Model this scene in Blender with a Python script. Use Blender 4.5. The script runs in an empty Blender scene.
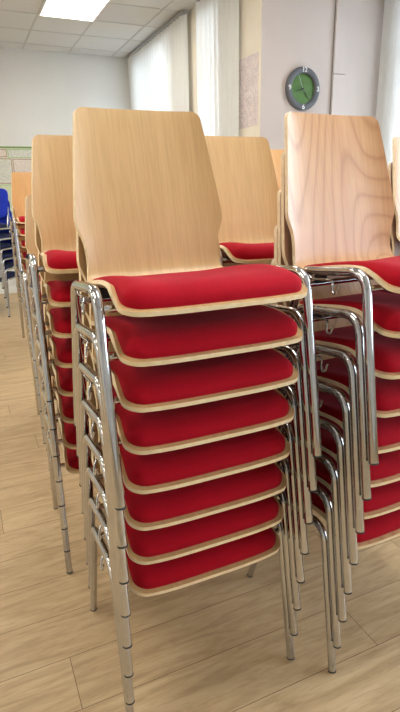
import bpy, bmesh, math, random
from mathutils import Vector, Matrix
random.seed(7)
scene = bpy.context.scene
COL = scene.collection
PI = math.pi

# ------------------------------------------------------------------ helpers
def link(o, parent=None):
    COL.objects.link(o)
    if parent is not None:
        o.parent = parent
    return o

def obj(name, bm, mats, parent=None, smooth=False, angle=None):
    me = bpy.data.meshes.new(name)
    bm.normal_update()
    bm.to_mesh(me); bm.free()
    for m in (mats if isinstance(mats, (list, tuple)) else [mats]):
        me.materials.append(m)
    if smooth:
        for p in me.polygons: p.use_smooth = True
    o = bpy.data.objects.new(name, me)
    link(o, parent)
    if angle is not None:
        me.set_sharp_from_angle(angle=angle)
    return o

def tag(o, label=None, cat=None, group=None, kind=None):
    if label: o['label'] = label
    if cat: o['category'] = cat
    if group: o['group'] = group
    if kind: o['kind'] = kind
    return o

def thing(name, label, cat, loc=(0, 0, 0), rz=0, group=None):
    o = bpy.data.objects.new(name, None)
    o.empty_display_size = .1
    o.location = loc; o.rotation_euler = (0, 0, rz)
    link(o)
    return tag(o, label, cat, group)

def box(bm, x0, x1, y0, y1, z0, z1, mi=0, bev=0.0):
    r = bmesh.ops.create_cube(bm, size=1.0)
    vs = r['verts']
    for v in vs:
        v.co = Vector(((x0 + x1) / 2 + v.co.x * (x1 - x0), (y0 + y1) / 2 + v.co.y * (y1 - y0), (z0 + z1) / 2 + v.co.z * (z1 - z0)))
    fs = set(f for v in vs for f in v.link_faces)
    for f in fs: f.material_index = mi
    if bev > 0:
        es = list(set(e for v in vs for e in v.link_edges))
        bmesh.ops.bevel(bm, geom=es, offset=bev, segments=2, affect='EDGES', profile=.5)

def tube(bm, pts, rad, n=14, caps=True):
    pts = [Vector(p) for p in pts]
    t0 = (pts[1] - pts[0]).normalized()
    up = Vector((0, 0, 1)) if abs(t0.z) < .9 else Vector((1, 0, 0))
    nrm = (up - t0 * up.dot(t0)).normalized()
    rings = []
    for i, p in enumerate(pts):
        if i == 0: t = t0
        elif i == len(pts) - 1: t = (pts[i] - pts[i - 1]).normalized()
        else: t = ((pts[i] - pts[i - 1]).normalized() + (pts[i + 1] - pts[i]).normalized()).normalized()
        nrm = (nrm - t * nrm.dot(t)).normalized()
        b = t.cross(nrm)
        r = rad[i] if isinstance(rad, (list, tuple)) else rad
        rings.append([bm.verts.new(p + (nrm * math.cos(2 * PI * j / n) + b * math.sin(2 * PI * j / n)) * r) for j in range(n)])
    for a, c in zip(rings[:-1], rings[1:]):
        for j in range(n):
            bm.faces.new((a[j], a[(j + 1) % n], c[(j + 1) % n], c[j]))
    if caps:
        bm.faces.new(rings[0][::-1]); bm.faces.new(rings[-1])

def lathe_y(bm, prof, n=64, cx=0, cz=0):
    """revolve (r, y) about the local y axis"""
    rings = []
    for r, y in prof:
        if r < 1e-6:
            rings.append([bm.verts.new((cx, y, cz))])
        else:
            rings.append([bm.verts.new((cx + r * math.cos(2 * PI * j / n), y, cz + r * math.sin(2 * PI * j / n))) for j in range(n)])
    for a, c in zip(rings[:-1], rings[1:]):
        for j in range(n):
            k = (j + 1) % n
            if len(a) == 1 and len(c) == 1: continue
            if len(a) == 1: bm.faces.new((a[0], c[k], c[j]))
            elif len(c) == 1: bm.faces.new((a[j], a[k], c[0]))
            else: bm.faces.new((a[j], a[k], c[k], c[j]))

# ------------------------------------------------------------------ materials
class NT:
    def __init__(s, name):
        s.m = bpy.data.materials.new(name); s.m.use_nodes = True
        s.t = s.m.node_tree
        s.b = s.t.nodes['Principled BSDF']
        s.out = s.t.nodes['Material Output']
    def n(s, typ, **kw):
        nd = s.t.nodes.new(typ)
        for k, v in kw.items(): setattr(nd, k, v)
        return nd
    def l(s, a, b): s.t.links.new(a, b)
    def coords(s, scale=(1, 1, 1), rnd=0.0, which='Object', rot=(0, 0, 0)):
        tc = s.n('ShaderNodeTexCoord'); mp = s.n('ShaderNodeMapping')
        mp.inputs['Scale'].default_value = scale; mp.inputs['Rotation'].default_value = rot
        src = tc.outputs[which]
        if rnd:
            oi = s.n('ShaderNodeObjectInfo'); ad = s.n('ShaderNodeVectorMath', operation='ADD')
            ml = s.n('ShaderNodeMath', operation='MULTIPLY'); ml.inputs[1].default_value = rnd
            s.l(oi.outputs['Random'], ml.inputs[0])
            s.l(src, ad.inputs[0]); s.l(ml.outputs[0], ad.inputs[1]); src = ad.outputs[0]
        s.l(src, mp.inputs['Vector'])
        return mp.outputs['Vector']
    def noise(s, vec, scale, detail=3, rough=.5, dist=0):
        nd = s.n('ShaderNodeTexNoise'); nd.inputs['Scale'].default_value = scale
        nd.inputs['Detail'].default_value = detail; nd.inputs['Roughness'].default_value = rough
        nd.inputs['Distortion'].default_value = dist
        if vec is not None: s.l(vec, nd.inputs['Vector'])
        return nd.outputs['Fac']
    def ramp(s, fac, stops):
        r = s.n('ShaderNodeValToRGB'); e = r.color_ramp.elements
        while len(e) < len(stops): e.new(.5)
        for el, (p, c) in zip(e, stops):
            el.position = p; el.color = (*c, 1) if len(c) == 3 else c
        s.l(fac, r.inputs['Fac']); return r.outputs['Color']
    def mix(s, fac, a, b, mode='MIX'):
        m = s.n('ShaderNodeMix', data_type='RGBA', blend_type=mode)
        for sock, v in ((m.inputs[0], fac), (m.inputs[6], a), (m.inputs[7], b)):
            if hasattr(v, 'is_linked') or hasattr(v, 'links'): s.l(v, sock)
            elif isinstance(v, (int, float)): sock.default_value = v
            else: sock.default_value = (*v, 1)
        return m.outputs[2]
    def bump(s, h, strength=.2, dist=.002):
        b = s.n('ShaderNodeBump'); b.inputs['Strength'].default_value = strength; b.inputs['Distance'].default_value = dist
        s.l(h, b.inputs['Height']); s.l(b.outputs['Normal'], s.b.inputs['Normal'])
    def set(s, **kw):
        for k, v in kw.items():
            i = s.b.inputs[k.replace('_', ' ')]
            i.default_value = (*v, 1) if isinstance(v, tuple) and len(v) == 3 else v
        return s

def srgb(r, g, b):
    f = lambda c: (c / 255 / 12.92) if c / 255 <= .04045 else ((c / 255 + .055) / 1.055) ** 2.4
    return (f(r), f(g), f(b))

def plain(name, col, rough=.5, metal=0, noise_amt=.06, nscale=30):
    s = NT(name); v = s.coords()
    f = s.noise(v, nscale)
    c = s.ramp(f, [(.3, tuple(x * (1 - noise_amt) for x in col)), (.7, tuple(min(1, x * (1 + noise_amt)) for x in col))])
    s.l(c, s.b.inputs['Base Color']); s.set(Roughness=rough, Metallic=metal)
    return s.m

def wood(name, light, dark, figured=False):
    s = NT(name)
    v = s.coords((1, .06, .045), rnd=7.0)      # long fibres run up the back and along the seat
    f1 = s.noise(v, 150, 4, .6)
    f2 = s.noise(v, 26, 3, .55, .2)
    base = s.ramp(f2, [(.25, tuple(.75 * a + .25 * b for a, b in zip(light, dark))), (.55, light), (.85, tuple(min(1, 1.04 * a) for a in light))])
    fine = s.ramp(f1, [(.36, tuple(.88 * x for x in (1, .97, .93))), (.6, (1, 1, 1))])
    c = s.mix(.8, base, fine, 'MULTIPLY')
    if figured:
        vw = s.coords((1, 1, .055), rnd=3.0, rot=(0, .16, 0))
        wn = s.noise(vw, 2.6, 1.5, .4, .15)
        ml = s.n('ShaderNodeMath', operation='MULTIPLY'); ml.inputs[1].default_value = 40
        fr = s.n('ShaderNodeMath', operation='FRACT')
        s.l(wn, ml.inputs[0]); s.l(ml.outputs[0], fr.inputs[0])
        lines = s.ramp(fr.outputs[0], [(0, (.66, .52, .40)), (.16, (.93, .88, .82)), (.5, (1, 1, 1)), (.86, (.95, .91, .87)), (1, (.66, .52, .40))])
        c = s.mix(.6, c, lines, 'MULTIPLY')
    s.l(c, s.b.inputs['Base Color'])
    s.set(Roughness=.36, Coat_Weight=.08, Coat_Roughness=.3)
    s.bump(f1, .06, .001)
    return s.m

M = {}
M['wood'] = wood('beech_veneer', srgb(207, 170, 117), srgb(180, 138, 87))
M['wood_fig'] = wood('figured_beech_veneer', srgb(208, 164, 120), srgb(184, 132, 90), True)
M['wood_orange'] = wood('honey_beech_veneer', srgb(226, 172, 104), srgb(204, 146, 82))
# ply edges: pale, with faint layers
s = NT('plywood_edge'); v = s.coords((1, 1, 1)); f = s.noise(v, 60, 2)
s.l(s.ramp(f, [(.3, srgb(236, 210, 166)), (.7, srgb(246, 226, 188))]), s.b.inputs['Base Color']); s.set(Roughness=.45); M['edge'] = s.m
# red wool upholstery
s = NT('red_wool'); v = s.coords(rnd=2.0); f = s.noise(v, 420, 3, .7); g = s.noise(v, 14, 2)
c = s.mix(.35, s.ramp(f, [(.3, srgb(146, 2, 22)), (.7, srgb(190, 8, 36))]), s.ramp(g, [(.3, srgb(152, 3, 20)), (.7, srgb(172, 6, 26))]))
s.l(c, s.b.inputs['Base Color']); s.set(Roughness=.92, Sheen_Weight=.08, Sheen_Roughness=.5, Specular_IOR_Level=.2)
s.b.inputs['Sheen Tint'].default_value = (1, .35, .42, 1)
s.bump(f, .35, .0012); M['red'] = s.m
# chrome
s = NT('chrome'); v = s.coords(); f = s.noise(v, 40, 2)
s.l(s.ramp(f, [(.3, (.50, .50, .50)), (.7, (.56, .56, .57))]), s.b.inputs['Base Color']); s.set(Metallic=1.0, Roughness=.07); M['chrome'] = s.m
M['black'] = plain('black_rubber', (.018, .018, .02), .6)
M['wall'] = plain('white_wall_paint', srgb(222, 222, 218), .9, 0, .015, 3)
M['lilac'] = plain('lilac_grey_wall_paint', srgb(214, 202, 195), .9, 0, .015, 3)
M['cream'] = plain('cream_wall_paint', srgb(230, 222, 206), .9, 0, .03, 5)
M['trunk'] = plain('trunking_plastic', srgb(212, 200, 193), .6, 0, .01, 3)
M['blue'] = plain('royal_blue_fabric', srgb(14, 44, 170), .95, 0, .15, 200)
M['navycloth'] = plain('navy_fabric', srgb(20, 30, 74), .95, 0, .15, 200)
M['navy'] = plain('navy_plastic', srgb(22, 32, 66), .6, 0, .1, 20)
M['grey'] = plain('grey_metal_trim', srgb(150, 152, 152), .5, 0, .04)
M['tbar'] = plain('painted_ceiling_bar', srgb(192, 192, 190), .6, 0, .03)
M['white'] = plain('white_plastic', srgb(232, 232, 230), .45, 0, .02)
M['alu'] = plain('aluminium_trim', srgb(190, 192, 194), .35, .9, .03)

# ------------------------------------------------------------------ chair geometry (metres, facing -y)
DX, DF, DZ = -0.0004, 0.0112, 0.1029      # one chair's step up a stack
TUBE = .0112
FL = Vector((-.2496, -.2199, 0)); RL = Vector((-.2465, .2327, 0))
TF = Vector((-.2458, -.1433, .450)); TR = Vector((-.2458, .079, .428))

# profile of the moulded shell: y, z of the side edge, half width, (y,z) offset of the middle
CP = [(-.214, .4110, .2170, -.017, -.002), (-.186, .4165, .2175, -.014, -.003), (-.157, .4280, .2170, -.010, -.012), (-.130, .4420, .2160, -.004, -.027),
      (-.100, .4500, .2130, 0, -.037), (-.050, .4490, .2120, 0, -.038), (.010, .4410, .2100, 0, -.032), (.070, .4310, .2070, 0, -.024),
      (.120, .4210, .2030, 0, -.016), (.160, .4155, .1985, .002, -.010), (.186, .4220, .1935, .006, -.006), (.198, .4450, .1885, .010, -.002), (.202, .4700, .1865, .013, 0),
      (.206, .5100, .1905, .016, 0), (.2095, .5400, .2010, .019, 0), (.2125, .5650, .2070, .021, 0),
      (.2270, .6300, .2000, .022, 0), (.2430, .6950, .1915, .022, 0), (.2590, .7600, .1825, .022, 0), (.2740, .8160, .1743, .022, 0), (.2810, .8390, .1715, .022, 0)]
def catmull(pts, t):
    n = len(pts) - 1
    i = min(int(t), n - 1); u = t - i
    p0, p1, p2, p3 = pts[max(i - 1, 0)], pts[i], pts[i + 1], pts[min(i + 2, n)]
    return [.5 * ((2 * b) + (-a + c) * u + (2 * a - 5 * b + 4 * c - d) * u * u + (-a + 3 * b - 3 * c + d) * u ** 3) for a, b, c, d in zip(p0, p1, p2, p3)]
TAB = []
_s = 0; _prev = None
for i in range((len(CP) - 1) * 100 + 1):
    q = catmull(CP, i / 100)
    if _prev: _s += math.hypot(q[0] - _prev[0], q[1] - _prev[1])
    TAB.append((_s, q)); _prev = q
SLEN = _s
def prof(s):
    s = min(max(s, 0), SLEN)
    lo, hi = 0, len(TAB) - 1
    while hi - lo > 1:
        m = (lo + hi) // 2
        if TAB[m][0] <= s: lo = m
        else: hi = m
    a, b = TAB[lo], TAB[hi]
    u = (s - a[0]) / max(b[0] - a[0], 1e-9)
    return [x + (y - x) * u for x, y in zip(a[1], b[1])]
def s_at_y(y):
    for s_, q in TAB:
        if q[0] >= y: return s_
R0, R1 = .036, .022           # corner radii: seat front, back top
def halfw(s):
    w = prof(s)[2]
    if s < R0: w -= R0 - math.sqrt(max(R0 * R0 - (R0 - s) ** 2, 0))
    if s > SLEN - R1:
        e = s - (SLEN - R1); w -= R1 - math.sqrt(max(R1 * R1 - e * e, 0))
    return w
def P(x, s):
    y, z, w, cy, cz = prof(s)
    k = 1 - min(abs(x / w) ** 4, 1.1)
    return Vector((x, y + cy * k, z + cz * k))
def Nrm(x, s):
    e = .003
    du = P(x + e, s) - P(x - e, s); dv = P(x, min(s + e, SLEN)) - P(x, max(s - e, 0))
    return du.cross(dv).normalized()      # points up / forward (the sitting side)
HT = .0052
S_CUT = s_at_y(.1745)

def shell_part(s0, s1, rim0, rim1, nu=26):
    ss = []
    n = 40
    for i in range(n + 1):
        t = i / n
        if rim0 and not rim1: t = 1 - math.cos(t * PI / 2) if False else t ** 1.6
        if rim1 and not rim0: t = 1 - (1 - t) ** 1.6
        ss.append(s0 + (s1 - s0) * t)
    bm = bmesh.new()
    top, bot = [], []
    for s_ in ss:
        w = halfw(s_); a, b = [], []
        for j in range(nu + 1):
            u = -1 + 2 * j / nu
            x = w * math.sin(u * PI / 2) * .35 + w * u * .65
            p = P(x, s_); nn = Nrm(x, s_)
            a.append(bm.verts.new(p + nn * HT)); b.append(bm.verts.new(p - nn * HT))
        top.append(a); bot.append(b)
    for i in range(n):
        for j in range(nu):
            bm.faces.new((top[i][j], top[i][j + 1], top[i + 1][j + 1], top[i + 1][j]))
            bm.faces.new((bot[i][j], bot[i + 1][j], bot[i + 1][j + 1], bot[i][j + 1]))
    def rim(a, b, flip):
        for k in range(len(a) - 1):
            f = (a[k], b[k], b[k + 1], a[k + 1])
            bm.faces.new(f[::-1] if flip else f).material_index = 1
    rim([r[0] for r in top], [r[0] for r in bot], True)
    rim([r[-1] for r in top], [r[-1] for r in bot], False)
    if rim0: rim(top[0], bot[0], False)
    if rim1: rim(top[-1], bot[-1], True)
    return bm

def pad_bm():
    s0, s1 = .012, s_at_y(.173)
    R, T = .05, .035
    nu, nv = 30, 34
    bm = bmesh.new(); G = []
    L = s1 - s0
    def wp(s_): return min(.2085, prof(s_)[2] - .009)
    rc = .038
    for i in range(nv + 1):
        t = i / nv; t = .5 - .5 * math.cos(PI * t)
        s_ = s0 + L * t
        d0 = s_ - s0; d1 = s1 - s_
        w = wp(s_)
        if d0 < rc: w -= rc - math.sqrt(max(rc * rc - (rc - d0) ** 2, 0))
        if d1 < rc: w -= rc - math.sqrt(max(rc * rc - (rc - d1) ** 2, 0))
        row = []
        for j in range(nu + 1):
            u = math.sin((-1 + 2 * j / nu) * PI / 2)
            x = w * u
            # distance to the rounded rectangle's outline
            W = wp(s_)
            qx = max(abs(x) - (W - rc), 0); qy = max(rc - min(d0, d1), 0)
            inner = min(W - abs(x), d0, d1)
            d = rc - math.hypot(qx, qy) if (qx > 0 and qy > 0) else inner
            d = max(d, 0)
            k = 1 - (1 - min(d / R, 1)) ** 2.4
            T_ = T - (T - .012) * min(max((s_ - .06) / (s1 - .06), 0), 1) ** 1.2
            t_ = .005 + (T_ - .005) * math.sqrt(max(k, 0))
            t_ += .004 * (1 - (x / .21) ** 2) * min(d / .08, 1)
            row.append((x, s_, t_))
        G.append(row)
    V = [[bm.verts.new(P(x, s_) + Nrm(x, s_) * (HT + t_)) for x, s_, t_ in r] for r in G]
    B = [[bm.verts.new(P(x, s_) + Nrm(x, s_) * (HT - .0005)) for x, s_, t_ in r] for r in G]
    for i in range(nv):
        for j in range(nu):
            bm.faces.new((V[i][j], V[i][j + 1], V[i + 1][j + 1], V[i + 1][j]))
            bm.faces.new((B[i][j], B[i + 1][j], B[i + 1][j + 1], B[i][j + 1]))
    def rim(a, b, flip):
        for k in range(len(a) - 1):
            f = (a[k], b[k], b[k + 1], a[k + 1]); bm.faces.new(f[::-1] if flip else f)
    rim([r[0] for r in V], [r[0] for r in B], True); rim([r[-1] for r in V], [r[-1] for r in B], False)
    rim(V[0], B[0], False); rim(V[-1], B[-1], True)
    bmesh.ops.remove_doubles(bm, verts=bm.verts, dist=1e-5)
    return bm

def mirror(v, sx): return Vector((v.x * -sx, v.y, v.z))    # sx=-1 keeps the x<0 side

def fillet(a, c, b, r, n=9):
    u = (a - c).normalized(); w = (b - c).normalized()
    ang = u.angle(w); d = r / math.tan(ang / 2)
    p0 = c + u * d; p1 = c + w * d
    ctr = c + (u + w).normalized() * (r / math.sin(ang / 2))
    e0 = (p0 - ctr); e1 = (p1 - ctr); tot = e0.angle(e1); ax = e0.cross(e1).normalized()
    return [ctr + Matrix.Rotation(tot * i / n, 3, ax) @ e0 for i in range(n + 1)]

def make_chair(name):
    root = thing(name, '', 'chair')
    obj('seat', shell_part(0, S_CUT, True, False), [M['wood'], M['edge']], root, True, .6)
    obj('backrest', shell_part(S_CUT, SLEN, False, True), [M['wood'], M['edge']], root, True, .6)
    obj('seat_pad', pad_bm(), M['red'], root, True, 1.0)
    for sx in (-1, 1):
        m = lambda v: mirror(v, -sx) if sx == 1 else v
        fl, rl, tf, tr = [Vector((v.x * (-sx), v.y, v.z)) if sx == 1 else v.copy() for v in (FL, RL, TF, TR)]
        af = fillet(fl, tf, tr, .048); ar = fillet(rl, tr, tf, .040)
        for foot, arc, nm in ((fl, af, 'front'), (rl, ar, 'rear')):
            up = (arc[0] - foot).normalized()
            bm = bmesh.new(); tube(bm, [foot + up * .0045] + arc, TUBE); leg = obj('leg', bm, M['chrome'], root, True, .8)
            bm = bmesh.new(); tube(bm, [foot + up * .0030, foot + up * .0038, foot + up * .0075, foot + up * .0082], [TUBE * .92, TUBE * 1.04, TUBE * 1.04, TUBE * .98])
            obj('foot_cap', bm, M['black'], leg, True, .8)
        bm = bmesh.new(); tube(bm, [af[-1], ar[-1]], TUBE, caps=False); obj('side_rail', bm, M['chrome'], root, True)
        # row-linking wire: a rod under the rail that ends in a hook
        ax = -1 if sx == -1 else 1
        X = tf.x
        bm = bmesh.new()
        zr = lambda y: TF.z + (TR.z - TF.z) * (y - TF.y) / (TR.y - TF.y)
        pts = [(X, .052, zr(.052) - .010), (X, .046, zr(.046) - .019), (X, .036, zr(.036) - .022), (X, -.030, zr(-.03) - .022), (X + ax * .004, -.042, zr(-.04) - .023),
               (X + ax * .010, -.046, zr(-.04) - .034), (X + ax * .013, -.050, zr(-.05) - .047), (X + ax * .014, -.058, zr(-.05) - .053), (X + ax * .013, -.066, zr(-.05) - .047), (X + ax * .010, -.070, zr(-.05) - .030)]
        tube(bm, pts, .0030, 8); obj('linking_hook', bm, M['chrome'], root, True, .8)
        for y, z in ((-.150, .4060), (.092, .3920)):
            q = min((P(.176, t / 100 * SLEN) for t in range(0, 50)), key=lambda v: abs(v.y - y))
            bm = bmesh.new(); x0, x1 = sorted((sx * .164, sx * .188)); box(bm, x0, x1, y - .013, y + .013, z - .004, q.z - HT * .8, 0, .002)
            obj('spacer', bm, M['black'], root)
    for y, z in ((-.1475, .3990), (.0944, .3850)):
        bm = bmesh.new(); tube(bm, [(-.2440, y, z + .012), (-.205, y, z + .012), (-.180, y + .006, z + .006), (-.155, y + .012, z), (.155, y + .012, z), (.180, y + .006, z + .006), (.205, y, z + .012), (.2440, y, z + .012)] if y < 0 else [(-.2440, y, z), (.2440, y, z)], .0080, 12); obj('cross_bar', bm, M['chrome'], root, True, .8)
    return root

PROTO = [None]
def copy_tree(o, parent=None):
    c = o.copy(); COL.objects.link(c)
    if parent is not None: c.parent = parent
    for ch in list(o.children): copy_tree(ch, c)
    return c

ORD = ['topmost', 'second from top', 'third from top', 'fourth from top', 'fifth from top', 'sixth from top', 'seventh from top', 'eighth from top']
def stack(n, T, rot, where, group, woodmat='wood', dx=DX, topmat=None, jig=0.0):
    c, s_ = math.cos(rot), math.sin(rot)
    for k in range(n):
        if PROTO[0] is None:
            PROTO[0] = make_chair('stacking_chair'); o = PROTO[0]
        else:
            o = copy_tree(PROTO[0])
        lx, ly = k * dx, -k * DF
        o.location = (T[0] + c * lx - s_ * ly, T[1] + s_ * lx + c * ly, k * DZ)
        o.rotation_euler = (0, 0, rot)
        w = ORD[n - 1 - k] if k else 'lowest'
        o['label'] = 'red-padded wooden chair %s %s' % (w, where)
        o['group'] = group; o['category'] = 'chair'
        if k == n - 1 and topmat: wm = topmat
        else: wm = woodmat
        for ch in o.children:
            if ch.name.split('.')[0] in ('seat', 'backrest'):
                ch.material_slots[0].link = 'OBJECT'; ch.material_slots[0].material = M[wm]

stack(8, (0, 0), 0, 'of the stack at the front centre', 'chairs stacked at the front centre')
stack(8, (.572, -.076), .0523, 'of the front stack cut by the right edge', 'chairs stacked at the front right', 'wood_fig', dx=.0008)
stack(8, (-.028, .654), -.045, 'of the stack behind and left of the centre stack', 'chairs stacked behind on the left')
stack(8, (.547, .549), -.025, 'of the stack behind the centre one, below the poster', 'chairs stacked behind in the middle')
stack(6, (.048, 1.776), -.05, 'of the low stack hidden behind the left stack', 'chairs in the low hidden stack')
stack(8, (.187, 3.824), .0266, 'of the distant honey-coloured stack by blue chairs', 'chairs in the distant honey-coloured stack', 'wood_orange')
stack(8, (1.45, .42), .09, 'of the far right stack, mostly out of frame', 'chairs stacked at the far right', 'wood_fig')
stack(8, (1.20, 1.10), 0, 'of the honey-coloured stack glimpsed below the clock', 'chairs in the stack below the clock', 'wood_orange')

# ------------------------------------------------------------------ blue stacked chairs at the far left
def make_blue():
    r = thing('blue_chair', '', 'chair')
    # seat cushion, padded back, tube frame (faces -y)
    def cushion(cx, cy, cz, sx, sy, sz, bend=0.0, up=False):
        bm = bmesh.new(); n = 12
        for f in range(6): pass
        bmesh.ops.create_cube(bm, size=1.0)
        bmesh.ops.subdivide_edges(bm, edges=bm.edges[:], cuts=8, use_grid_fill=True)
        for v in bm.verts:
            p = v.co * 2
            q = Vector([math.copysign(abs(a) ** 1.0, a) for a in p])
            l = (abs(q.x) ** 5 + abs(q.y) ** 5 + abs(q.z) ** 5) ** .2
            q = q / max(l, 1e-6) if l > 0 else q
            m = max(abs(p.x), abs(p.y), abs(p.z))
            q = q * m
            v.co = Vector((cx + q.x * sx / 2, cy + q.y * sy / 2 + bend * (1 - q.x ** 2), cz + q.z * sz / 2))
        return bm
    def tilt(bm):
        for v in bm.verts: v.co.y += (v.co.z - .55) * .38 - .02
        return bm
    obj('seat', cushion(0, -.01, .455, .46, .44, .06), M['blue'], r, True)
    obj('seat_pan', cushion(0, -.01, .418, .44, .42, .03), M['navy'], r, True)
    b = obj('backrest', tilt(cushion(0, .225, .70, .44, .032, .34, .03)), M['blue'], r, True)
    bm = tilt(cushion(0, .246, .69, .42, .010, .31, .03)); obj('back_shell', bm, M['navy'], r, True)
    for sx in (-1, 1):
        x = sx * .245
        bm = bmesh.new()
        a = fillet(Vector((x, -.24, 0)), Vector((x, -.17, .43)), Vector((x, .20, .42)), .05)
        tube(bm, [Vector((x, -.24, .008))] + a, .011, 10); leg = obj('leg', bm, M['chrome'], r, True, .8)
        bm = bmesh.new(); tube(bm, [Vector((x, -.24, .003)), Vector((x, -.2375, .016))], .0125, 10); obj('foot_cap', bm, M['black'], leg, True, .8)
        bm = bmesh.new()
        c = fillet(Vector((x, .36, 0)), Vector((x, .19, .42)), Vector((x, -.17, .43)), .05)
        tube(bm, [Vector((x, .3568, .008))] + c, .011, 10); leg = obj('leg', bm, M['chrome'], r, True, .8)
        bm = bmesh.new(); tube(bm, [Vector((x, .359, .003)), Vector((x, .3535, .016))], .0118, 10); obj('foot_cap', bm, M['black'], leg, True, .8)
        bm = bmesh.new(); tube(bm, [a[-1], c[-1]], .011, 10, False); obj('side_rail', bm, M['chrome'], r, True)
        bm = bmesh.new(); tube(bm, [(sx * .243, .11, .429), (sx * .222, .155, .436), (sx * .217, .205, .50), (sx * .214, .245, .58), (sx * .205, .272, .66)], .010, 10); obj('back_upright', bm, M['chrome'], r, True, .8)
    return r
blue0 = make_blue()
for k in range(6):
    o = blue0 if k == 0 else copy_tree(blue0)
    o.location = (-.215 - .0096 * k, 5.40 - .0176 * k, .115 * k); o.rotation_euler = (0, 0, -.5)
    o['label'] = 'blue padded chair with chrome legs, %s of the blue stack' % (['lowest', 'fifth from the top', 'fourth from the top', 'third from the top', 'second from the top', 'topmost'][k])
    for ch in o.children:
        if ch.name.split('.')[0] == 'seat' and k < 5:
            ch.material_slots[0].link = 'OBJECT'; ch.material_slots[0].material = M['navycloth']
    o['group'] = 'blue chairs stacked by the back wall'; o['category'] = 'chair'

# ------------------------------------------------------------------ room
H = 3.2
XW, YB, XR, YL = 2.065, 6.74, 3.43, 3.088      # window wall, back wall, right wall, lilac wall
XL, YF = -5.0, -5.0
def struct(name, bm, mats, parent=None, smooth=False):
    o = obj(name, bm, mats, parent, smooth)
    o['kind'] = 'structure'
    return o

# floor: laminate planks along x
s = NT('oak_laminate')
at = s.n('ShaderNodeAttribute', attribute_name='tone'); 
tc = s.n('ShaderNodeTexCoord'); ad = s.n('ShaderNodeVectorMath', operation='ADD'); sc = s.n('ShaderNodeVectorMath', operation='SCALE')
cmb = s.n('ShaderNodeCombineXYZ')
s.l(at.outputs['Fac'], cmb.inputs[0]); s.l(at.outputs['Fac'], cmb.inputs[2]); sc.inputs['Scale'].default_value = 37.0
s.l(cmb.outputs[0], sc.inputs[0]); s.l(tc.outputs['Object'], ad.inputs[0]); s.l(sc.outputs[0], ad.inputs[1])
mp = s.n('ShaderNodeMapping'); mp.inputs['Scale'].default_value = (.14, 1, 1); s.l(ad.outputs[0], mp.inputs['Vector'])
f1 = s.noise(mp.outputs[0], 75, 5, .7, .6); f2 = s.noise(mp.outputs[0], 17, 4, .65, 1.6)
base = s.ramp(f2, [(.28, srgb(172, 145, 108)), (.5, srgb(196, 168, 128)), (.72, srgb(209, 184, 144))])
fine = s.ramp(f1, [(.32, (.78, .74, .68)), (.52, (1, 1, 1)), (.75, (1.0, 1.0, .98))])
c = s.mix(.75, base, fine, 'MULTIPLY')
tn = s.ramp(at.outputs['Fac'], [(0, (.90, .89, .88)), (1, (1, 1, 1))])
c = s.mix(1.0, c, tn, 'MULTIPLY')
s.l(c, s.b.inputs['Base Color']); s.set(Roughness=.42); s.bump(f1, .12, .001); M['floor'] = s.m
M['groove'] = plain('plank_joint', srgb(96, 74, 48), .9)
bm = bmesh.new(); PW = .183; tones = []
yrow = .073 - PW * 28; ri = -28
rr = random.Random(3)
fixed = {-1: -.357}
while yrow < YB + .4:
    x = XL - .3 - rr.random() * 1.2
    if ri in fixed: x = fixed[ri] - 1.28 * 5
    if ri == -2: x = .52 - 1.28 * 6
    while x < XR + .3:
        x2 = x + 1.28
        g = .0009
        vs = [bm.verts.new(v) for v in ((x + g, yrow + g, 0), (x2 - g, yrow + g, 0), (x2 - g, yrow + PW - g, 0), (x + g, yrow + PW - g, 0))]
        bm.faces.new(vs); tones.append(rr.random()); x = x2
    yrow += PW; ri += 1
f = bm.faces.new([bm.verts.new(v) for v in ((XL - 1.6, YF - .4, -.0012), (XR + 1.6, YF - .4, -.0012), (XR + 1.6, YB + .7, -.0012), (XL - 1.6, YB + .7, -.0012))]); f.material_index = 1; tones.append(.5)
fl = struct('floor', bm, [M['floor'], M['groove']])
a = fl.data.attributes.new('tone', 'FLOAT', 'FACE')
for i, t in enumerate(tones): a.data[i].value = t

# ceiling with a T-bar grid
s = NT('mineral_ceiling_tile'); v = s.coords(); f = s.noise(v, 160, 4, .8)
s.l(s.ramp(f, [(.35, srgb(196, 196, 194)), (.6, srgb(222, 222, 220))]), s.b.inputs['Base Color']); s.set(Roughness=.95); s.bump(f, .3, .002); M['tile'] = s.m
bm = bmesh.new(); box(bm, XL - .2, XR + .2, YF - .2, YB + .2, H, H + .1)
struct('ceiling', bm, M['tile'])
bm = bmesh.new()
x = .589 - .6 * 10
while x < XR:
    if x > XL: box(bm, x - .009, x + .009, YF, YB, H - .004, H + .002)
    x += .6
y = 5.255 - .6 * 17
while y < YB:
    if y > YF: box(bm, XL, XR, y - .009, y + .009, H - .0035, H + .002)
    y += .6
struct('trim_1', bm, M['tbar'])

# walls
bm = bmesh.new(); box(bm, XL - .2, XW + .25, YB, YB + .2, 0, H); struct('wall_back', bm, M['wall'])
bm = bmesh.new(); box(bm, XL - .2, XL, YF - .2, YB, 0, H); struct('wall_left', bm, M['wall'])
bm = bmesh.new(); box(bm, XL, XR, YF - .2, YF, 0, H); struct('wall_front', bm, M['wall'])
def wall_x(name, x0, x1, y0, y1, holes, mat):
    """wall slab x0..x1 between y0..y1 with window openings (ya, yb, za, zb)"""
    bm = bmesh.new(); y = y0
    for ya, yb, za, zb in sorted(holes):
        if ya > y + 1e-4: box(bm, x0, x1, y, ya, 0, H)
        box(bm, x0, x1, ya, yb, 0, za); box(bm, x0, x1, ya, yb, zb, H); y = yb
    if y < y1 - 1e-4: box(bm, x0, x1, y, y1, 0, H)
    return struct(name, bm, mat)
winA = [(3.76, 4.28, .95, 3.05), (5.0, 6.42, .95, 3.05)]
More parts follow.
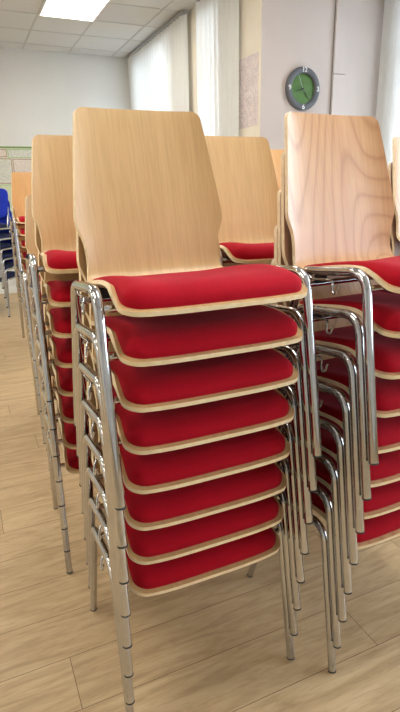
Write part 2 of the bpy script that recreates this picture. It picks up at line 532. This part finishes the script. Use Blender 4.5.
wall_x('wall_window', XW, XW + .25, YL, YB, winA, M['cream'])
bm = bmesh.new(); box(bm, XW + .25, XR, YL, YL + .25, 0, H); box(bm, XW, XW + .25, YL - .0005, YL, 0, H)
struct('wall_clock', bm, M['lilac'])
winB = [(.75, 2.85, .95, 3.0), (-1.6, .35, .95, 3.0), (-4.3, -2.0, .95, 3.0)]
wall_x('wall_right', XR, XR + .25, YF, YL + .25, winB, M['wall'])
s = NT('window_glass'); tr = s.n('ShaderNodeBsdfTransparent'); gl = s.n('ShaderNodeBsdfGlossy'); gl.inputs['Roughness'].default_value = .02
mx = s.n('ShaderNodeMixShader'); fr = s.n('ShaderNodeFresnel'); fr.inputs['IOR'].default_value = 1.3
s.l(fr.outputs[0], mx.inputs[0]); s.l(tr.outputs[0], mx.inputs[1]); s.l(gl.outputs[0], mx.inputs[2]); s.l(mx.outputs[0], s.out.inputs['Surface']); M['glass'] = s.m
wi = 1
for x, hs in ((XW + .12, winA), (XR + .12, winB)):
    for ya, yb, za, zb in hs:
        bm = bmesh.new(); t = .05
        box(bm, x - .03, x + .03, ya, yb, za, za + t); box(bm, x - .03, x + .03, ya, yb, zb - t, zb)
        box(bm, x - .03, x + .03, ya, ya + t, za + t, zb - t); box(bm, x - .03, x + .03, yb - t, yb, za + t, zb - t)
        ym = (ya + yb) / 2; box(bm, x - .025, x + .025, ym - .03, ym + .03, za + t, zb - t)
        box(bm, x - .025, x + .025, ya + t, ym - .03, zb - .62, zb - .57); box(bm, x - .025, x + .025, ym + .03, yb - t, zb - .62, zb - .57)
        w = struct('window_%d' % wi, bm, M['white'])
        bm = bmesh.new(); box(bm, x - .003, x + .003, ya + t, yb - t, za + t, zb - t); struct('window_pane', bm, M['glass'], w)
        bm = bmesh.new(); box(bm, x - .20, x - .03, ya - .0, yb + .0, za - .002, za + .022, 0, .004); struct('window_sill', bm, M['white'], w)
        wi += 1

# boxed-in pipe cover on the lilac wall
bm = bmesh.new(); box(bm, 2.816, 2.951, YL - .028, YL - .0006, 2.360, H, 0, .003); box(bm, 2.816, 2.951, YL - .028, YL - .0006, .10, 2.356, 0, .003)
for q in ((2.8125, 2.816), (2.951, 2.9545)): box(bm, q[0], q[1], YL - .012, YL - .0006, .10, H, 1)
struct('trim_2', bm, [M['trunk'], M['grey']])
# skirting
bm = bmesh.new(); box(bm, XL, XW, YB - .015, YB, 0, .10); struct('baseboard_back', bm, M['white'])
bm = bmesh.new(); box(bm, XW - .015, XW, YL, YB - .015, 0, .10); struct('baseboard_window', bm, M['white'])
bm = bmesh.new(); box(bm, XW, XR - .015, YL - .015, YL - .0006, 0, .10); struct('baseboard_clock', bm, M['white'])

# ------------------------------------------------------------------ vertical blinds
s = NT('blind_fabric'); v = s.coords((1, 1, .05)); f = s.noise(v, 90, 3)
colr = s.ramp(f, [(.3, srgb(240, 241, 240)), (.7, srgb(248, 249, 248))])
df = s.n('ShaderNodeBsdfDiffuse'); tl = s.n('ShaderNodeBsdfTranslucent'); mx = s.n('ShaderNodeMixShader'); mx.inputs[0].default_value = .38
s.l(colr, df.inputs['Color']); s.l(colr, tl.inputs['Color']); s.l(df.outputs[0], mx.inputs[1]); s.l(tl.outputs[0], mx.inputs[2]); s.l(mx.outputs[0], s.out.inputs['Surface']); M['blind'] = s.m
def blind(label, x, y0, y1, z0, z1, pitch=.098, ang=.42):
    r = thing('vertical_blind', label, 'blind', (x, (y0 + y1) / 2, z0), 0, 'vertical window blinds')
    bm = bmesh.new(); box(bm, -.022, .022, y0 - (y0 + y1) / 2, y1 - (y0 + y1) / 2, z1 - z0 + .012, z1 - z0 + .045, 0, .003); obj('head_rail', bm, M['alu'], r)
    n = int((y1 - y0 - .05) / pitch)
    base = None
    for i in range(n + 1):
        yy = y0 + .05 + i * (y1 - y0 - .10) / n - (y0 + y1) / 2
        if base is None:
            bm = bmesh.new(); K = 6; w = .0600; rows = []
            for zz in (0, (z1 - z0) * .33, (z1 - z0) * .66, z1 - z0 + .014):
                fr_, bk = [], []
                for k in range(K + 1):
                    u = -1 + 2 * k / K; d = .006 * (1 - u * u)
                    fr_.append(bm.verts.new((d, u * w, zz))); bk.append(bm.verts.new((d + .0006, u * w, zz)))
                rows.append((fr_, bk))
            for (a0, b0), (a1, b1) in zip(rows[:-1], rows[1:]):
                for k in range(K):
                    bm.faces.new((a0[k], a0[k + 1], a1[k + 1], a1[k])); bm.faces.new((b0[k], b1[k], b1[k + 1], b0[k + 1]))
            base = obj('slat', bm, M['blind'], r, True); o = base
        else:
            o = base.copy(); COL.objects.link(o); o.parent = r
        o.location = (0, yy, 0); o.rotation_euler = (0, 0, ang + random.uniform(-.06, .06))
    return r
blind('long white vertical blind in the far corner beside the back wall', XW - .075, 4.55, 6.56, .9, 3.14)
blind('narrower white vertical blind between the bare pier and the poster', XW - .075, 3.40, 4.205, .9, 3.14)
blind('bluish white vertical blind at the right edge past the clock wall', XR - .075, .60, 3.04, .9, 3.14)

# ------------------------------------------------------------------ poster on the pier
s = NT('faded_map_print'); v = s.coords((1, 1, 1)); f = s.noise(v, 9, 5, .7, 1.5); g = s.noise(v, 55, 3, .8)
c = s.ramp(f, [(.3, srgb(214, 206, 208)), (.45, srgb(230, 218, 214)), (.52, srgb(200, 190, 194)), (.58, srgb(232, 216, 210)), (.75, srgb(220, 208, 208))])
s.l(s.mix(.35, c, s.ramp(g, [(.4, (.55, .5, .52)), (.6, (1, 1, 1))]), 'MULTIPLY'), s.b.inputs['Base Color']); s.set(Roughness=.6); M['map'] = s.m
bm = bmesh.new(); n = 10; rows = []
for i in range(n + 1):
    rows.append([])
    for j in range(n + 1):
        u, w = i / n, j / n
        d = .004 + .006 * math.sin(u * 5 + w * 3) ** 2 * (u * (1 - u) * 4)
        rows[-1].append(((-d, -.2 + .4 * u, .58 * w), (-d - .0008, -.2 + .4 * u, .58 * w)))
VA = [[bm.verts.new(p[0]) for p in r] for r in rows]; VB = [[bm.verts.new(p[1]) for p in r] for r in rows]
for i in range(n):
    for j in range(n):
        bm.faces.new((VA[i][j], VA[i + 1][j], VA[i + 1][j + 1], VA[i][j + 1])); bm.faces.new((VB[i][j], VB[i][j + 1], VB[i + 1][j + 1], VB[i + 1][j]))
po = obj('wall_poster', bm, M['map'], None, True); po.location = (XW + .0036, 3.322, 1.915)
tag(po, 'faded pink and grey printed poster taped to the cream pier by the blind', 'poster')

# ------------------------------------------------------------------ wall clock
ck = thing('wall_clock', 'round wall clock with grey rim and green face on the lilac wall', 'clock', (2.492, YL, 2.218))
M['rim'] = plain('grey_clock_rim', srgb(96, 98, 104), .4, .1, .03)
s = NT('green_clock_face'); v = s.coords(); f = s.noise(v, 25, 2)
s.l(s.ramp(f, [(.3, srgb(62, 104, 22)), (.7, srgb(76, 122, 30))]), s.b.inputs['Base Color']); s.set(Roughness=.45); M['green'] = s.m
bm = bmesh.new(); lathe_y(bm, [(.176, -.001), (.178, -.020), (.174, -.034), (.160, -.040), (.130, -.036), (.124, -.030), (.122, -.012)], 72); obj('rim', bm, M['rim'], ck, True, .9)
bm = bmesh.new(); lathe_y(bm, [(.0, -.0135), (.1235, -.0135), (.1235, -.004), (0, -.004)], 64); obj('face', bm, M['green'], ck, True, .5)
def text_mesh(txt, size, depth=.0015):
    cu = bpy.data.curves.new('numeral', 'FONT'); cu.body = txt; cu.size = size; cu.extrude = depth; cu.align_x = 'CENTER'; cu.align_y = 'CENTER'; cu.offset = .0012
    o = bpy.data.objects.new('numeral_src', cu); COL.objects.link(o)
    dg = bpy.context.evaluated_depsgraph_get(); dg.update()
    me = bpy.data.meshes.new_from_object(o.evaluated_get(dg))
    bpy.data.objects.remove(o); bpy.data.curves.remove(cu)
    return me
for txt, h in (('12', 0), ('3', 90), ('6', 180), ('9', 270)):
    me = text_mesh(txt, .056); me.materials.clear(); me.materials.append(M['white'])
    o = bpy.data.objects.new('numeral', me); link(o, ck); a_ = math.radians(h)
    o.location = (.150 * math.sin(a_), -.0395, .150 * math.cos(a_)); o.rotation_euler = (PI / 2, 0, 0)
def hand(name, ang, l0, l1, w0, w1, y, mat):
    bm = bmesh.new(); a_ = math.radians(ang); d = Vector((math.sin(a_), 0, math.cos(a_))); p = Vector((d.z, 0, -d.x))
    q = [d * -l0 + p * w0, d * -l0 - p * w0, d * l1 - p * w1, d * l1 + p * w1]
    A = [bm.verts.new(v + Vector((0, y, 0))) for v in q]; B = [bm.verts.new(v + Vector((0, y + .0015, 0))) for v in q]
    bm.faces.new(A); bm.faces.new(B[::-1])
    for i in range(4): bm.faces.new((A[i], B[i], B[(i + 1) % 4], A[(i + 1) % 4]))
    bmesh.ops.recalc_face_normals(bm, faces=bm.faces)
    return obj(name, bm, mat, ck)
hand('hour_hand', 252, .014, .078, .0055, .0035, -.0185, M['black'])
hand('minute_hand', 141, .016, .104, .0042, .0026, -.0210, M['black'])
hand('second_hand', 335, .030, .112, .0014, .0010, -.0235, M['white'])
bm = bmesh.new(); lathe_y(bm, [(0, -.026), (.006, -.026), (.006, -.0135)], 20); obj('spindle', bm, M['black'], ck, True, .6)

# small grey wall plate under the clock
wp = thing('wall_switch', 'small grey switch plate on the lilac wall below the clock', 'switch', (2.30, YL - .0005, 1.66))
bm = bmesh.new(); box(bm, -.043, .043, -.011, 0, -.043, .043, 0, .004); obj('plate', bm, M['grey'], wp)
bm = bmesh.new(); box(bm, -.014, .014, -.017, -.0115, -.022, .022, 0, .002); obj('rocker', bm, M['white'], wp)

# ------------------------------------------------------------------ notice board with charts on the back wall
nb = thing('notice_board', 'green-framed notice board covered in charts on the back wall', 'board', (-.2, YB, .95))
s = NT('board_felt'); v = s.coords(); f = s.noise(v, 120, 3)
s.l(s.ramp(f, [(.3, srgb(196, 204, 176)), (.7, srgb(212, 218, 192))]), s.b.inputs['Base Color']); s.set(Roughness=.95); M['felt'] = s.m
M['greentrim'] = plain('green_board_trim', srgb(126, 150, 84), .6)
bm = bmesh.new(); box(bm, -1.5, 1.5, -.014, -.0005, 0, 1.03); obj('panel', bm, M['felt'], nb)
bm = bmesh.new()
for q in ((-1.52, 1.52, 1.03, 1.05), (-1.52, 1.52, -.02, 0), (-1.52, -1.5, 0, 1.03), (1.5, 1.52, 0, 1.03)):
    box(bm, q[0], q[1], -.024, -.0005, q[2], q[3], 0, .003)
obj('frame', bm, M['greentrim'], nb)
def chart_mat(name, paper, ink, border):
    s = NT(name); v = s.coords((1, 1, 3.2), rnd=3.0); f = s.noise(v, 60, 4, .9, 2.0)
    c = s.ramp(f, [(.44, ink), (.50, paper)])
    s.l(c, s.b.inputs['Base Color']); s.set(Roughness=.7); return s.m
M['chartA'] = chart_mat('printed_chart_grey', srgb(232, 230, 216), srgb(150, 156, 150), 0)
M['chartB'] = chart_mat('printed_chart_green', srgb(226, 230, 200), srgb(160, 176, 140), 0)
M['chartC'] = chart_mat('printed_chart_pink', srgb(234, 226, 214), srgb(184, 158, 150), 0)
M['redline'] = plain('red_chart_border', srgb(176, 100, 96), .7)
M['greenline'] = plain('green_chart_border', srgb(150, 186, 110), .7)
sheets = [(-.30, .225, 1.865, 1.965, 'chartC', 'redline', 'red-bordered pink chart high on the board, left of the wide chart'),
          (.24, .86, 1.855, 1.965, 'chartA', 'greenline', 'wide grey printed chart along the board top, above the honey-coloured stack'),
          (-.30, .275, 1.52, 1.845, 'chartA', 'redline', 'tall grey chart with red border behind the blue chair'),
          (.29, .86, 1.55, 1.840, 'chartC', 'redline', 'red-bordered chart behind the honey-coloured stack'),
          (-.30, .275, 1.12, 1.505, 'chartB', 'greenline', 'green-bordered chart low on the board above the blue chair')]
for x0, x1, z0, z1, mt, bd, lab in sheets:
    r = thing('wall_chart', lab, 'chart', ((x0 + x1) / 2, YB - .0145, z0), 0, 'charts on the notice board')
    w = (x1 - x0) / 2; h = z1 - z0
    bm = bmesh.new(); box(bm, -w, w, -.0016, -.0002, 0, h); obj('sheet', bm, M[mt], r)
    bm = bmesh.new(); t = .007
    for q in ((-w, w, 0, t), (-w, w, h - t, h), (-w, -w + t, t, h - t), (w - t, w, t, h - t)): box(bm, q[0], q[1], -.0024, -.0017, q[2], q[3])
    obj('border', bm, M[bd], r)

# ------------------------------------------------------------------ ceiling lights
LAMP = 13.0
s = NT('lamp_diffuser'); v = s.coords(); 
em = s.n('ShaderNodeEmission'); em.inputs['Color'].default_value = (1.0, .96, .87, 1); em.inputs['Strength'].default_value = LAMP
s.l(em.outputs[0], s.out.inputs['Surface']); M['lamp'] = s.m
lamp0 = None
for xi, x in enumerate((.589, -1.811, -4.211)):
    for yi, y in enumerate((4.055, 1.655, -.745)):  # only the first panel is in view; front row added to brighten chair fronts
        if lamp0 is None:
            lamp0 = thing('ceiling_light', 'square-cornered bright ceiling light panel set in the ceiling tiles', 'ceiling light', (x + .3, y + .6, H - .012), 0, 'ceiling light panels')
            bm = bmesh.new()
            for q in ((-.3, .3, -.6, -.58), (-.3, .3, .58, .6), (-.3, -.28, -.58, .58), (.28, .3, -.58, .58)): box(bm, q[0], q[1], q[2], q[3], -.006, .010)
            obj('frame', bm, M['white'], lamp0)
            bm = bmesh.new(); box(bm, -.28, .28, -.58, .58, 0, .006); obj('diffuser', bm, M['lamp'], lamp0)
        else:
            o = copy_tree(lamp0); o.location = (x + .3, y + .6, H - .012)

# ------------------------------------------------------------------ daylight
w = bpy.data.worlds.new('World'); scene.world = w; w.use_nodes = True
bg = w.node_tree.nodes['Background']
bg.inputs['Color'].default_value = (.76, .87, 1.0, 1); bg.inputs['Strength'].default_value = 12.0
for x, hs in ((XR + .02, winB), (XW + .02, winA)):
    for ya, yb, za, zb in hs:
        L = bpy.data.lights.new('window_portal', 'AREA'); L.shape = 'RECTANGLE'; L.size = zb - za; L.size_y = yb - ya
        L.cycles.is_portal = True
        o = bpy.data.objects.new('window_portal', L); link(o)
        o.location = (x, (ya + yb) / 2, (za + zb) / 2); o.rotation_euler = (0, PI / 2, 0)

# ------------------------------------------------------------------ camera
cam = bpy.data.cameras.new('camera'); co = bpy.data.objects.new('camera', cam); link(co); scene.camera = co
r_ = Vector((.91146647, -.41089919, -.01976706)); u_ = Vector((.14164687, .2683661, .95284616)); f_ = Vector((.3862189, .87128726, -.30280928))
co.matrix_world = Matrix(((r_.x, u_.x, -f_.x, -.47076406), (r_.y, u_.y, -f_.y, -1.21494514), (r_.z, u_.z, -f_.z, 1.34794986), (0, 0, 0, 1)))
cam.sensor_fit = 'VERTICAL'; cam.sensor_height = 24.0; cam.lens = 513.9185 / 712 * 24.0
cam.clip_start = .05

vs = scene.view_settings
vs.view_transform = 'Standard'; vs.look = 'None'; vs.gamma = 1.0; vs.exposure = 0.0; vs.use_curve_mapping = False
